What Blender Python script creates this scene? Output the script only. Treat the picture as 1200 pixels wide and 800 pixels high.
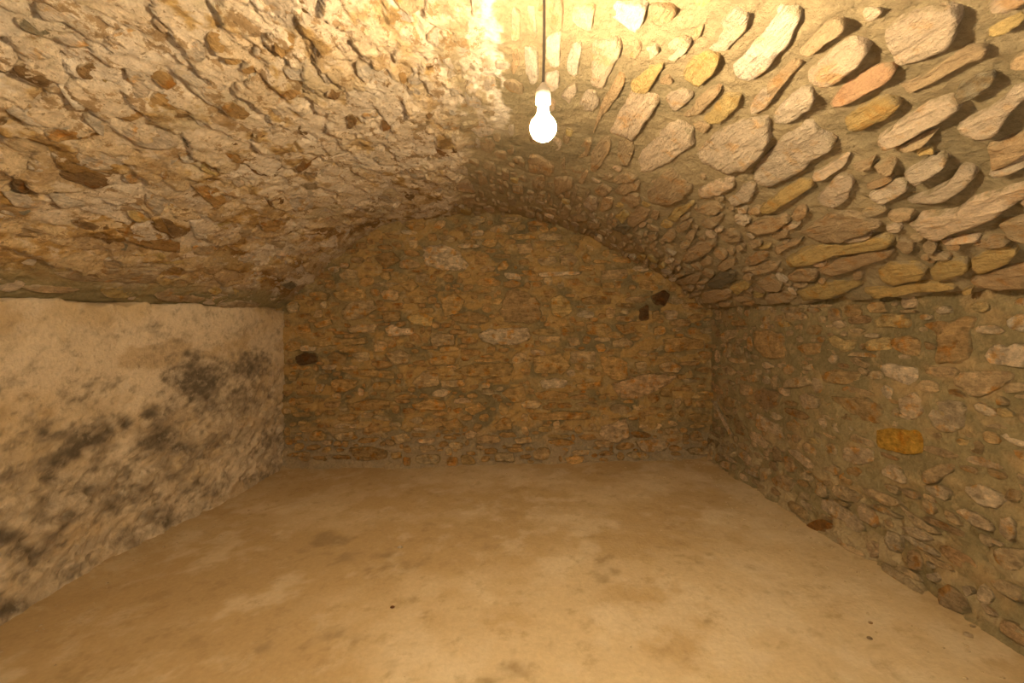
import bpy, math, random
import numpy as np
from mathutils import Vector

# ------------------------------------------------------------------ clear
for o in list(bpy.data.objects):
    bpy.data.objects.remove(o, do_unlink=True)
scene = bpy.context.scene
COL = scene.collection
random.seed(7)
RNG = np.random.RandomState(11)

# ------------------------------------------------------------------ measures
U = 0.0071                    # metres per photo pixel at the back wall
FPX = 533.0                   # focal length in pixels of the 1200 px frame
D = FPX * U                   # distance of the back wall from the camera
VPX, VPY = 600.0, 376.0       # vanishing point of the room's long axis
ZC = 168.6 * U                # eye height

# ------------------------------------------------------------------ camera
cam_d = bpy.data.cameras.new('camera')
cam_d.sensor_width = 36.0
cam_d.lens = FPX / 1200.0 * 36.0
cam_d.shift_y = -(400.0 - VPY) / 1200.0
cam_d.clip_start = 0.02
cam = bpy.data.objects.new('camera', cam_d)
COL.objects.link(cam)
cam.location = (0, 0, ZC)
cam.rotation_euler = (math.pi / 2, 0, 0)
scene.camera = cam

# ------------------------------------------------------------------ world, exposure
world = bpy.data.worlds.new('world')
scene.world = world
world.use_nodes = True
world.node_tree.nodes['Background'].inputs[0].default_value = (1.0, 0.93, 0.80, 1)   # daylight at the top of the cellar steps
world.node_tree.nodes['Background'].inputs[1].default_value = 2.2
por_d = bpy.data.lights.new('doorway_portal', 'AREA')         # guides samples to the open doorway, gives no light itself
por_d.shape = 'RECTANGLE'
por_d.size, por_d.size_y = 1.0, 1.9
por_d.cycles.is_portal = True
por = bpy.data.objects.new('doorway_portal', por_d)
COL.objects.link(por)
por.location = (0, -1.45, 0.90)
por.rotation_euler = (math.pi / 2, 0, math.pi)
vs = scene.view_settings
vs.view_transform = 'Standard'
vs.look = 'None'
vs.gamma = 1.0
vs.use_curve_mapping = False
vs.exposure = 1.27
LAMP_COLOR = (1.0, 0.755, 0.455)
LAMP_STRENGTH = 920.0

# ------------------------------------------------------------------ numeric noise
def _hash(ix, iy, iz, seed):
    h = (ix * 374761393 + iy * 668265263 + iz * 2147483647 + seed * 974711) & 0xFFFFFFFF
    h = ((h ^ (h >> 13)) * 1274126177) & 0xFFFFFFFF
    h = h ^ (h >> 16)
    return (h & 0xFFFFFF) / float(0xFFFFFF)

def vnoise(p, seed=0):
    """value noise in [-1,1]; p is (...,3)"""
    p = np.asarray(p, dtype=np.float64)
    i = np.floor(p).astype(np.int64)
    f = p - i
    f = f * f * (3 - 2 * f)
    r = 0
    for dx in (0, 1):
        wx = f[..., 0] if dx else 1 - f[..., 0]
        for dy in (0, 1):
            wy = f[..., 1] if dy else 1 - f[..., 1]
            for dz in (0, 1):
                wz = f[..., 2] if dz else 1 - f[..., 2]
                r = r + wx * wy * wz * _hash(i[..., 0] + dx, i[..., 1] + dy, i[..., 2] + dz, seed)
    return r * 2 - 1

def fbm(p, octs=4, seed=0, gain=0.5):
    p = np.asarray(p, dtype=np.float64)
    a, s, n = 1.0, 0.0, 0.0
    for k in range(octs):
        s = s + a * vnoise(p * (2.03 ** k), seed + k * 17)
        n += a
        a *= gain
    return s / n

def voronoi2(u, v, seed=0):
    """F1, F2, cell id noise (two numbers), offset from cell centre"""
    iu, iv = np.floor(u).astype(np.int64), np.floor(v).astype(np.int64)
    f1 = np.full(u.shape, 9.0); f2 = np.full(u.shape, 9.0)
    ca = np.zeros(u.shape); cb = np.zeros(u.shape); du = np.zeros(u.shape); dv = np.zeros(u.shape)
    z = np.zeros_like(iu)
    for a in (-1, 0, 1):
        for b in (-1, 0, 1):
            cu, cv = iu + a, iv + b
            pu = cu + 0.5 + 0.85 * (_hash(cu, cv, z, seed) - 0.5)
            pv = cv + 0.5 + 0.85 * (_hash(cu, cv, z, seed + 5) - 0.5)
            d = np.sqrt((u - pu) ** 2 + (v - pv) ** 2)
            near = d < f1
            f2 = np.where(near, f1, np.minimum(f2, d))
            f1 = np.where(near, d, f1)
            ca = np.where(near, _hash(cu, cv, z, seed + 9), ca)
            cb = np.where(near, _hash(cu, cv, z, seed + 13), cb)
            du = np.where(near, u - pu, du)
            dv = np.where(near, v - pv, dv)
    return f1, f2, ca, cb, du, dv

def sstep(a, b, x):
    t = np.clip((x - a) / (b - a), 0, 1)
    return t * t * (3 - 2 * t)

# ------------------------------------------------------------------ room shape (all in metres, z from the floor)
ZS = ZC + 15.0 * U                                     # springing height
RISE = (124.0 - 15.0) * U                              # rise of the vault
def XL(y):                                             # left wall
    s = D / np.maximum(y, 0.3)
    return -U * np.interp(s, [1.0, 1.16, 1.39, 1.57, 2.0], [268, 272, 286, 295, 297])
def XR(y):                                             # right wall
    s = D / np.maximum(y, 0.3)
    return U * np.interp(s, [1.0, 1.3, 1.8, 2.4], [234, 240, 248, 252])
def ZF(x):                                             # floor, a little higher on the right
    return 0.02745 * x

_px = np.array([328, 348, 367, 400, 432, 470, 518, 560, 600, 650, 690, 740, 790, 832], float)
_pz = np.array([362, 341, 325, 295, 272, 259, 254, 252, 252, 261, 278, 305, 335, 362], float)
_xn = (_px - 328) / (832 - 328) * 2 - 1
_zn = (362 - _pz) / 110.0
def zn_back(xn):
    return np.interp(xn, _xn, _zn)
_fine = np.linspace(-1, 1, 201)
_zb = zn_back(_fine)
for _ in range(60):
    _zb[1:-1] = (_zb[:-2] + 2 * _zb[1:-1] + _zb[2:]) / 4
_zc = np.clip(1 - np.abs(_fine + 0.06 * (1 - _fine ** 2)) ** 2.15, 0, 1)
def zn(xn, y):
    w = 0.75 * sstep(0.0, 1.0, (D - 0.25 - y) / 1.2)
    return np.interp(xn, _fine, _zb) * (1 - w) + np.interp(xn, _fine, _zc) * w
_half, _mid = 252 * U, 0.0
_arc = np.concatenate([[0], np.cumsum(np.hypot(np.diff(_fine) * _half, np.diff(0.5 * (_zb + _zc)) * RISE))])
ARC = _arc[-1]
def xn_of(T): return np.interp(T, _arc, _fine)         # T is metres along the arc
def T_of(xn): return np.interp(xn, _fine, _arc)

def vault_pt(T, y):
    xl, xr = XL(y) - 0.02, XR(y) - 0.05
    xn_ = xn_of(T)
    x = (xl + xr) / 2 + (xr - xl) / 2 * xn_
    return np.stack([x, y + 0 * x, ZS + RISE * zn(xn_, y)], -1)

def lwall_pt(y, z):
    fl = ZF(XL(y))
    x = XL(y) + 0.035 * np.exp(-np.maximum(z - fl, 0) / 0.06)
    return np.stack([x, y + 0 * x, z + 0 * x], -1)
def rwall_pt(y, z):
    fl = ZF(XR(y))
    x = XR(y) - 0.075 * np.exp(-np.maximum(z - fl, 0) / 0.13)
    return np.stack([x, y + 0 * x, z + 0 * x], -1)
def bwall_pt(x, z):
    fl = ZF(x)
    y = D - 0.05 * np.exp(-np.maximum(z - fl, 0) / 0.06)
    return np.stack([x + 0 * y, y, z + 0 * y], -1)

SURF = {  # name: (point function, side the room lies on)
    'vault': (vault_pt, (0, 0, -1)), 'left': (lwall_pt, (1, 0, 0)),
    'right': (rwall_pt, (-1, 0, 0)), 'back': (bwall_pt, (0, -1, 0))}

def surf(name, a, b):
    """point and inward normal on the smooth surface"""
    f, inn = SURF[name]
    a = np.asarray(a, float); b = np.asarray(b, float)
    e = 0.01
    p = f(a, b)
    n = np.cross(f(a + e, b) - f(a - e, b), f(a, b + e) - f(a, b - e))
    n = n / np.maximum(np.linalg.norm(n, axis=-1, keepdims=True), 1e-9)
    sgn = np.sign((n * np.array(inn)).sum(-1, keepdims=True))
    return p, n * np.where(sgn == 0, 1, sgn)

def unproject(name, X, Y):
    """photo pixel -> coordinates on a surface"""
    xr, zr = (X - VPX) * U, (VPY - Y) * U
    if name == 'back':
        return xr, ZC + zr
    lo, hi = 0.8, 12.0
    for _ in range(40):
        s = (lo + hi) / 2
        y = D / s
        x, z = xr / s, ZC + zr / s
        if name == 'vault':
            xl, xq = XL(y) - 0.02, XR(y) - 0.05
            q = (x - (xl + xq) / 2) / ((xq - xl) / 2)
            out = abs(q) > 1 or z > ZS + RISE * zn(q, y)
        elif name == 'left':
            out = x < XL(y)
        else:
            out = x > XR(y)
        if out: lo = s
        else: hi = s
    y = D / hi
    x, z = xr / hi, ZC + zr / hi
    if name == 'vault':
        xl, xq = XL(y) - 0.02, XR(y) - 0.05
        return float(T_of((x - (xl + xq) / 2) / ((xq - xl) / 2))), float(y)
    return float(y), float(z)

def project(p):
    s = FPX / max(p[1], 0.05)
    return VPX + p[0] * s, VPY - (p[2] - ZC) * s

# ------------------------------------------------------------------ materials
def nn(nt, typ, loc=(0, 0), **kw):
    n = nt.nodes.new(typ)
    n.location = loc
    for k, v in kw.items():
        setattr(n, k, v)
    return n

def noise_node(nt, vec, scale, detail=4, rough=0.55):
    n = nn(nt, 'ShaderNodeTexNoise')
    n.inputs['Scale'].default_value = scale
    n.inputs['Detail'].default_value = detail
    n.inputs['Roughness'].default_value = rough
    nt.links.new(vec, n.inputs['Vector'])
    return n.outputs['Fac']

def math_node(nt, op, a, b=None, clamp=False):
    n = nn(nt, 'ShaderNodeMath', operation=op)
    n.use_clamp = clamp
    for i, x in enumerate((a, b)):
        if x is None: continue
        if isinstance(x, (int, float)): n.inputs[i].default_value = x
        else: nt.links.new(x, n.inputs[i])
    return n.outputs[0]

def ramp(nt, fac, lo, hi):
    n = nn(nt, 'ShaderNodeMapRange')
    n.inputs['From Min'].default_value = lo
    n.inputs['From Max'].default_value = hi
    nt.links.new(fac, n.inputs['Value'])
    return n.outputs[0]

def mix(nt, fac, a, b, typ='MIX'):
    n = nn(nt, 'ShaderNodeMix', data_type='RGBA', blend_type=typ)
    if isinstance(fac, (int, float)): n.inputs[0].default_value = fac
    else: nt.links.new(fac, n.inputs[0])
    for sock, x in ((n.inputs[6], a), (n.inputs[7], b)):
        if isinstance(x, tuple): sock.default_value = (x[0], x[1], x[2], 1)
        else: nt.links.new(x, sock)
    return n.outputs[2]

def base_mat(name, rough=0.92):
    m = bpy.data.materials.new(name)
    m.use_nodes = True
    nt = m.node_tree
    bs = nt.nodes['Principled BSDF']
    bs.inputs['Roughness'].default_value = rough
    bs.inputs['Specular IOR Level'].default_value = 0.15
    return m, nt, bs

def value_color(nt, col, fac, lo, hi):
    """multiply a colour by a number between lo and hi"""
    v = nn(nt, 'ShaderNodeMapRange')
    v.inputs['From Min'].default_value = 0.3
    v.inputs['From Max'].default_value = 0.7
    v.inputs['To Min'].default_value = lo
    v.inputs['To Max'].default_value = hi
    nt.links.new(fac, v.inputs['Value'])
    g = nn(nt, 'ShaderNodeCombineColor')
    for i in range(3): nt.links.new(v.outputs[0], g.inputs[i])
    return mix(nt, 1.0, col, g.outputs[0], 'MULTIPLY')

def add_bump(nt, bs, layers):
    prev = None
    for height, dist, strength in layers:
        b = nn(nt, 'ShaderNodeBump')
        b.inputs['Strength'].default_value = strength
        b.inputs['Distance'].default_value = dist
        nt.links.new(height, b.inputs['Height'])
        if prev is not None: nt.links.new(prev, b.inputs['Normal'])
        prev = b.outputs[0]
    nt.links.new(prev, bs.inputs['Normal'])

MORTAR = (0.385, 0.305, 0.175)

def surface_material(name, fine=1.0, light=(0.46, 0.35, 0.20), dark=(0.20, 0.145, 0.07), amount=0.5, flakes=False, grain=1.0, scales=(13, 27)):
    """mortar, plaster and floor: colour from the mesh's own colour attribute, blotches and grain from noise"""
    m, nt, bs = base_mat(name)
    geo = nn(nt, 'ShaderNodeNewGeometry').outputs['Position']
    at = nn(nt, 'ShaderNodeAttribute', attribute_name='tint')
    n1 = noise_node(nt, geo, 55, 5, 0.6)
    n2 = noise_node(nt, geo, scales[0], 9, 0.68)
    n6 = noise_node(nt, geo, scales[1], 9, 0.7)
    c = at.outputs['Color']
    c = mix(nt, math_node(nt, 'MULTIPLY', ramp(nt, n2, 0.54, 0.66), amount), c, light)
    c = mix(nt, math_node(nt, 'MULTIPLY', ramp(nt, n6, 0.55, 0.68), amount), c, dark)
    c = value_color(nt, c, n1, 1 - 0.20 * grain, 1 + 0.18 * grain)
    layers = []
    if flakes:                                   # broken limewash: only where the mesh says so (alpha)
        al = at.outputs['Alpha']
        st = nn(nt, 'ShaderNodeVectorMath', operation='MULTIPLY')
        st.inputs[1].default_value = (17, 9, 17)
        nt.links.new(geo, st.inputs[0])
        n7 = noise_node(nt, st.outputs[0], 1.0, 9, 0.72)
        n8 = noise_node(nt, geo, 38, 7, 0.7)
        k1 = math_node(nt, 'MULTIPLY', ramp(nt, n7, 0.545, 0.585), al)
        c = mix(nt, math_node(nt, 'MULTIPLY', k1, 0.8), c, (0.31, 0.19, 0.08))
        k2 = math_node(nt, 'MULTIPLY', ramp(nt, n8, 0.59, 0.63), al)
        c = mix(nt, math_node(nt, 'MULTIPLY', k2, 0.7), c, (0.22, 0.15, 0.08))
        k3 = math_node(nt, 'MULTIPLY', ramp(nt, n7, 0.44, 0.36), al)
        c = mix(nt, math_node(nt, 'MULTIPLY', k3, 0.6), c, (0.76, 0.65, 0.50))
        step = math_node(nt, 'SUBTRACT', 1.0, k1)
        layers.append((step, 0.010, 0.8))
        layers.append((n7, 0.030, 0.8))
    nt.links.new(c, bs.inputs['Base Color'])
    n3 = noise_node(nt, geo, 160, 4, 0.7)
    add_bump(nt, bs, layers + [(n6, 0.018 * fine, 0.7), (n1, 0.012 * fine, 0.7), (n3, 0.004 * fine, 0.6)])
    return m

def stone_material(name, smear=0.5, film=0.5, smear_col=MORTAR, strata=(18, 45, 60), toward=None, pull=0.0, mottle=1.0):
    m, nt, bs = base_mat(name)
    oi = nn(nt, 'ShaderNodeObjectInfo')
    geo = nn(nt, 'ShaderNodeNewGeometry').outputs['Position']
    at = nn(nt, 'ShaderNodeAttribute', attribute_name='edge')
    tc = nn(nt, 'ShaderNodeVectorMath', operation='MULTIPLY')
    tc.inputs[1].default_value = strata
    nt.links.new(geo, tc.inputs[0])
    ns = noise_node(nt, tc.outputs[0], 1.0, 7, 0.66)      # bedding lines
    n1 = noise_node(nt, geo, 24, 7, 0.66)
    n2 = noise_node(nt, geo, 95, 5, 0.7)
    c = oi.outputs['Color']
    if toward: c = mix(nt, pull, c, toward)
    c = value_color(nt, c, n1, 1 - 0.34 * mottle, 1 + 0.28 * mottle)
    c = value_color(nt, c, ns, 1 - 0.26 * mottle, 1 + 0.20 * mottle)
    c = value_color(nt, c, n2, 0.86, 1.12)
    # ochre bloom in blotches
    n4 = noise_node(nt, geo, 14, 6, 0.62)
    warm = mix(nt, 1.0, c, (1.0, 0.74, 0.42), 'MULTIPLY')
    c = mix(nt, math_node(nt, 'MULTIPLY', ramp(nt, n4, 0.54, 0.66), 0.35 + 0.65 * mottle), c, warm)
    # dark pitting
    n6 = noise_node(nt, geo, 48, 6, 0.7)
    c = mix(nt, math_node(nt, 'MULTIPLY', ramp(nt, n6, 0.62, 0.70), 0.6 * mottle), c, (0.20, 0.13, 0.065))
    # pointing smeared over the rims and in a film over the face
    n5 = noise_node(nt, geo, 26, 7, 0.68)
    e = math_node(nt, 'MULTIPLY', at.outputs['Fac'], smear)
    e = math_node(nt, 'ADD', e, math_node(nt, 'MULTIPLY', math_node(nt, 'SUBTRACT', n5, 0.5), film * 4.0))
    c = mix(nt, ramp(nt, e, 0.30, 0.62), c, smear_col)
    nt.links.new(c, bs.inputs['Base Color'])
    add_bump(nt, bs, [(ns, 0.055, 0.95), (n1, 0.020, 0.6), (n2, 0.005, 0.6)])
    return m

M_MORTAR = surface_material('vault_mortar', flakes=True, amount=0.28)
M_WALL = surface_material('wall_mortar', light=(0.43, 0.32, 0.165), amount=0.75)
M_PLASTER = surface_material('mouldy_plaster', light=(0.68, 0.56, 0.40), dark=(0.27, 0.21, 0.14), amount=0.65, grain=0.45, scales=(6, 11))
M_FLOOR = surface_material('cellar_floor', 0.22, light=(0.66, 0.55, 0.37), dark=(0.36, 0.26, 0.13), amount=0.5, grain=0.35, scales=(4, 9))
M_STONE = stone_material('vault_stone', 0.45, 0.36, strata=(60, 14, 60), mottle=0.45)
M_LIME = stone_material('limewashed_stone', 0.6, 0.55, (0.62, 0.49, 0.32), strata=(50, 12, 60))
M_RSTONE = stone_material('side_wall_stone', 0.50, 0.38, (0.30, 0.24, 0.125), strata=(20, 20, 60), mottle=1.25)
M_BSTONE = stone_material('back_wall_stone', 0.50, 0.50, (0.25, 0.19, 0.085), strata=(14, 14, 45), mottle=1.4)

# ------------------------------------------------------------------ mesh helpers
def mesh_obj(name, verts, faces, mat, parent=None, smooth=True, attr=None, color=None):
    me = bpy.data.meshes.new(name)
    me.from_pydata([tuple(v) for v in verts], [], faces)
    if smooth:
        me.polygons.foreach_set('use_smooth', [True] * len(me.polygons))
    if attr is not None:
        a = me.attributes.new('edge', 'FLOAT', 'POINT')
        a.data.foreach_set('value', np.asarray(attr, np.float32))
    me.materials.append(mat)
    me.update()
    o = bpy.data.objects.new(name, me)
    COL.objects.link(o)
    if parent: o.parent = parent
    if color: o.color = (color[0], color[1], color[2], 1)
    return o

def grid_obj(name, P, tint, mat, alpha=None):
    """a grid of points (n,m,3) as one mesh with a colour per point"""
    n, m = P.shape[:2]
    me = bpy.data.meshes.new(name)
    idx = np.arange(n * m).reshape(n, m)
    q = np.stack([idx[:-1, :-1], idx[1:, :-1], idx[1:, 1:], idx[:-1, 1:]], -1).reshape(-1, 4)
    me.vertices.add(n * m)
    me.vertices.foreach_set('co', P.reshape(-1).astype(np.float32))
    me.loops.add(q.size)
    me.loops.foreach_set('vertex_index', q.reshape(-1).astype(np.int32))
    me.polygons.add(len(q))
    me.polygons.foreach_set('loop_start', np.arange(0, q.size, 4, dtype=np.int32))
    me.update(calc_edges=True)
    me.polygons.foreach_set('use_smooth', np.ones(len(q), dtype=bool))
    ca = me.attributes.new('tint', 'FLOAT_COLOR', 'POINT')
    rgba = np.concatenate([np.clip(tint, 0.01, 0.95), np.ones(tint.shape[:2] + (1,)) if alpha is None else alpha[..., None]], -1)
    ca.data.foreach_set('color', rgba.reshape(-1).astype(np.float32))
    me.materials.append(mat)
    o = bpy.data.objects.new(name, me)
    COL.objects.link(o)
    return o

def tag(o, label, cat, kind=None, group=None):
    o['label'] = label
    o['category'] = cat
    if kind: o['kind'] = kind
    if group: o['group'] = group
    return o

def lerp(a, b, t):
    return np.asarray(a) * (1 - t[..., None]) + np.asarray(b) * t[..., None]

def yrow(n_near=16, step=0.0115):
    return np.concatenate([np.linspace(-1.1, 0.55, n_near, endpoint=False), np.arange(0.55, D + 0.02, step), [D + 0.03]])

# ------------------------------------------------------------------ the vault
LIME = np.array((0.71, 0.58, 0.415))
BROWN = np.array((0.27, 0.165, 0.062))
OCHRE = np.array((0.53, 0.355, 0.145))
OLIVE = np.array((0.30, 0.245, 0.125))
MORT = np.array(MORTAR)

def crown_x(y):                       # line where the limewash stops and bare stone begins
    return U * np.interp(D / np.maximum(y, 0.3), [1.0, 1.5, 2.0, 2.6, 4.0], [-66, -38, -16, -9, -8])

def vault_height(T, y, P):
    """relief of the vault: bedded rubble under limewash on the left, pointing on the right"""
    x = P[..., 0]
    q = np.stack([T * 1.0, y, 0 * T], -1)
    side = sstep(-0.05, 0.05, x - crown_x(y) + 0.06 * fbm(q * np.array([9, 9, 1]), 3, 3))
    wob = 0.05 * fbm(q * np.array([5, 5, 1]), 3, 21)
    wob2 = 0.05 * fbm(q * np.array([5, 5, 1]), 3, 22)
    f1, f2, ca, cb, du, dv = voronoi2((T + 1.6 * wob) / 0.10, (y + 1.6 * wob2) / 0.19, 4)
    crack = 1 - sstep(0.01, 0.11, f2 - f1)
    open_ = sstep(0.02, 0.38, fbm(q * np.array([6, 4, 1]), 3, 33))
    left = 0.010 * ca + 0.016 * (0.5 - du) * (0.3 + cb) - 0.018 * crack * open_
    left = left + 0.012 * fbm(q * np.array([16, 9, 1]), 5, 41, 0.65) - 0.010 * sstep(0.18, 0.30, fbm(q * np.array([20, 9, 1]), 4, 43, 0.6))
    right = 0.012 * fbm(q * np.array([8, 6, 1]), 4, 51, 0.6) + 0.006 * fbm(q * np.array([34, 26, 1]), 3, 61)
    right = right - 0.014 * sstep(ARC - 1.15, ARC - 0.5, T) - 0.010 * sstep(2.2, 3.2, y)
    big = 0.02 * fbm(q * np.array([1.7, 1.3, 1]), 2, 71)
    return left * (1 - side) + right * side + big, side, ca, cb, crack * open_

def vault_big(T, y):
    q = np.stack([T * 1.7, y * 1.3, 0 * T], -1)
    return 0.02 * fbm(q, 2, 71)

Tr = np.linspace(0, ARC, 470)
Yr = yrow(16, 0.0085)
TT, YY = np.meshgrid(Tr, Yr, indexing='ij')
P, N = surf('vault', TT, YY)
h, side, ca, cb, crk = vault_height(TT, YY, P)
edge_soft = np.minimum(1, 0.35 + np.minimum(TT, ARC - TT) / 0.2)
V = P + N * (h * edge_soft)[..., None]
q3 = np.stack([TT, YY, 0 * TT], -1)
V[..., 2] += 0.034 * fbm(q3 * np.array([0, 8, 1]), 4, 77, 0.6) * sstep(ARC - 0.16, ARC, TT)          # ragged springing on the right
V = V + N * (0.035 * fbm(q3 * np.array([7, 2, 1]), 4, 78, 0.6) * sstep(D - 0.45, D, YY) * sstep(0, 0.15, TT) * sstep(ARC, ARC - 0.15, TT))[..., None]   # ragged join with the end wall
low = 1 - sstep(0.2, 1.2, TT)                                   # towards the left springing
expo = fbm(q3 * np.array([11.0, 5.0, 1]), 5, 81, 0.65) + 0.22 * (ca - 0.5) + 0.36 * low - 0.09
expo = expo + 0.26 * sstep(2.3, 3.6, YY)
tl = lerp(LIME, OCHRE, sstep(0.05, 0.22, expo))
tl = lerp(tl, BROWN, sstep(0.20, 0.42, expo))
gry = fbm(q3 * np.array([5.0, 3.0, 1]), 4, 91)
tl = lerp(tl, (0.50, 0.405, 0.255), 0.8 * sstep(0.08, 0.3, gry))
tl = tl * lerp((1.0, 1.0, 1.0), (0.92, 0.79, 0.53), 0.85 * low)
tl = lerp(tl, (0.60, 0.45, 0.27), 0.6 * sstep(0.6, 0.9, cb))
tl = lerp(tl, (0.76, 0.65, 0.51), 0.7 * sstep(0.35, 0.1, cb))
tl = lerp(tl, OLIVE, sstep(0.22, 0.08, TT + 0.07 * fbm(q3 * np.array([6, 6, 1]), 3, 95)))
mv = fbm(q3 * np.array([4, 4, 1]), 4, 97)
tr = lerp(MORT, MORT * np.array([0.78, 0.80, 0.80]), sstep(0.0, 0.4, mv))
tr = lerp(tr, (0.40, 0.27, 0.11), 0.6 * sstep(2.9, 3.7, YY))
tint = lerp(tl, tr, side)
# white wash run down the crown beside the cable, and bare grey pointing just left of it
run_c = U * np.interp(D / np.maximum(YY, 0.3), [1.6, 2.0, 3.0, 4.0], [-8, -10, -10, -10])
run = sstep(0.048, 0.032, np.abs(P[..., 0] - run_c + 0.09 * fbm(q3 * np.array([26, 11, 1]), 4, 99, 0.6))) * sstep(2.2, 1.85, YY)
gap = sstep(0.055, 0.035, np.abs(P[..., 0] - run_c + 0.10 + 0.10 * fbm(q3 * np.array([16, 9, 1]), 4, 98, 0.6))) * sstep(2.6, 2.1, YY)
tint = lerp(tint, MORT, 0.85 * gap)
tint = lerp(tint, (0.80, 0.70, 0.55), run)
# lips back to the side walls
lipL = V[0].copy(); lipL[:, 0] -= 0.10; lipL[:, 2] -= 0.012
lipR = V[-1].copy(); lipR[:, 0] += 0.13; lipR[:, 2] += 0.010
V = np.concatenate([lipL[None], V, lipR[None]], 0)
tint = np.concatenate([tint[:1], tint, tint[-1:]], 0)
al = (1 - side) * sstep(0.05, 0.2, TT)
al = np.concatenate([al[:1], al, al[-1:]], 0)
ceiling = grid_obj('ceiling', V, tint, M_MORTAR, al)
tag(ceiling, 'low barrel vault of rubble stone, limewashed on one half, bare pointed stone on the other', 'ceiling', 'structure')

# ------------------------------------------------------------------ left wall: mouldy plaster
Zr = np.concatenate([np.linspace(-0.14, ZS - 0.012, 128)])
YL, ZL = np.meshgrid(Yr, Zr, indexing='ij')
Yr = yrow()
YL, ZL = np.meshgrid(Yr, Zr, indexing='ij')
P, N = surf('left', YL, ZL)
q = np.stack([0 * YL, YL, ZL], -1)
h = 0.014 * fbm(q * np.array([1, 3.0, 4.0]), 4, 111) + 0.018 * fbm(q * np.array([1, 13, 16]), 4, 121, 0.65)
pit = sstep(0.15, 0.5, fbm(q * np.array([1, 24, 28]), 3, 131))
lowr = sstep(0.95, 0.4, ZL)
h = h * (0.45 + 0.75 * lowr) - 0.010 * pit * (0.3 + lowr)
topj = 0.038 * fbm(q * np.array([1, 7, 0]), 4, 141)
V = P + N * h[..., None]
V[..., 2] += topj * sstep(ZS - 0.25, ZS, ZL)
sx = VPX + V[..., 0] * FPX / np.maximum(V[..., 1], 0.2)
sy = VPY - (V[..., 2] - ZC) * FPX / np.maximum(V[..., 1], 0.2)
PL = np.array((0.70, 0.575, 0.40))
tint = lerp(PL, (0.62, 0.475, 0.285), sstep(-0.1, 0.4, fbm(q * np.array([1, 2.5, 3]), 4, 151)))
tint = lerp(tint, (0.50, 0.36, 0.20), 0.7 * sstep(0.12, 0.34, fbm(q * np.array([1, 4, 5]), 4, 157, 0.6)))
tint = lerp(tint, (0.47, 0.38, 0.26), 0.8 * lowr * sstep(-0.15, 0.35, fbm(q * np.array([1, 9, 11]), 4, 161)))
# mould blooms: where they grow on the wall, as (pixel x, pixel y, radius x, radius y, strength)
MOULD = [(231, 450, 24, 20, 1.0), (215, 445, 10, 12, .8), (294, 432, 18, 18, .75), (282, 459, 12, 10, .7), (249, 426, 10, 8, .5), (235, 475, 16, 8, .6),
         (144, 496, 7, 8, .9), (177, 484, 7, 8, .9), (126, 504, 9, 7, .8), (189, 513, 12, 14, .85), (105, 516, 18, 9, .95), (84, 530, 10, 9, .95), (69, 543, 10, 9, .9),
         (60, 557, 14, 11, .8), (90, 468, 14, 9, .35), (210, 525, 13, 6, .7), (204, 558, 8, 7, .55), (114, 546, 10, 8, .5), (201, 422, 5, 5, .6), (219, 414, 3, 4, .8),
         (183, 384, 6, 5, .45), (35, 435, 10, 4, .4), (52, 508, 8, 8, .6), (170, 520, 9, 6, .6), (57, 585, 15, 13, .75), (100, 574, 18, 9, .7), (8, 629, 14, 7, .9),
         (33, 645, 13, 6, .7), (63, 634, 10, 6, .7), (190, 608, 14, 9, .65), (160, 637, 10, 7, .6), (143, 624, 7, 6, .5), (233, 563, 14, 9, .35), (14, 712, 16, 6, .8),
         (75, 603, 14, 10, .5), (130, 590, 12, 9, .45), (25, 590, 14, 9, .4), (165, 575, 12, 8, .35), (265, 480, 12, 10, .4), (250, 520, 12, 10, .3), (20, 560, 16, 8, .4)]
mm = np.zeros(sx.shape)
for (mx, my, rx, ry, st) in MOULD:
    d2 = ((sx - mx) / (1.25 * rx)) ** 2 + ((sy - my) / (1.2 * ry)) ** 2
    mm = np.maximum(mm, st * np.exp(-0.55 * d2))
mn = fbm(q * np.array([1, 24, 27]), 4, 171, 0.7)
mn2 = fbm(q * np.array([1, 7, 8]), 4, 173, 0.6)
mfac = sstep(0.30, 1.0, mm * 0.95 + 0.75 * mn + 0.35 * mn2)
mfac = np.maximum(mfac * sstep(0.05, 0.3, mm), 0.55 * sstep(0.12, 0.55, 0.7 * mn + 0.6 * mn2 + 0.10 * lowr) * sstep(ZS - 0.1, 0.7, ZL))
bloom = sstep(0.02, 0.62, mm * 0.9 + 0.55 * mn + 0.45 * mn2 + 0.16 * lowr)
tint = lerp(tint, (0.30, 0.235, 0.155), 0.8 * bloom)
tint = lerp(tint, (0.115, 0.092, 0.062), 0.88 * mfac)
lip = V[:, -1].copy(); lip[:, 0] -= 0.06; lip[:, 2] += 0.006
lip2 = lip.copy(); lip2[:, 0] -= 0.02; lip2[:, 2] += 0.2
V = np.concatenate([V, lip[:, None], lip2[:, None]], 1)
tint = np.concatenate([tint, tint[:, -1:], tint[:, -1:]], 1)
wall_left = grid_obj('wall_left', V, tint, M_PLASTER)
tag(wall_left, 'plastered cellar side wall blotched with black mould below the vault', 'wall', 'structure')

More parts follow.
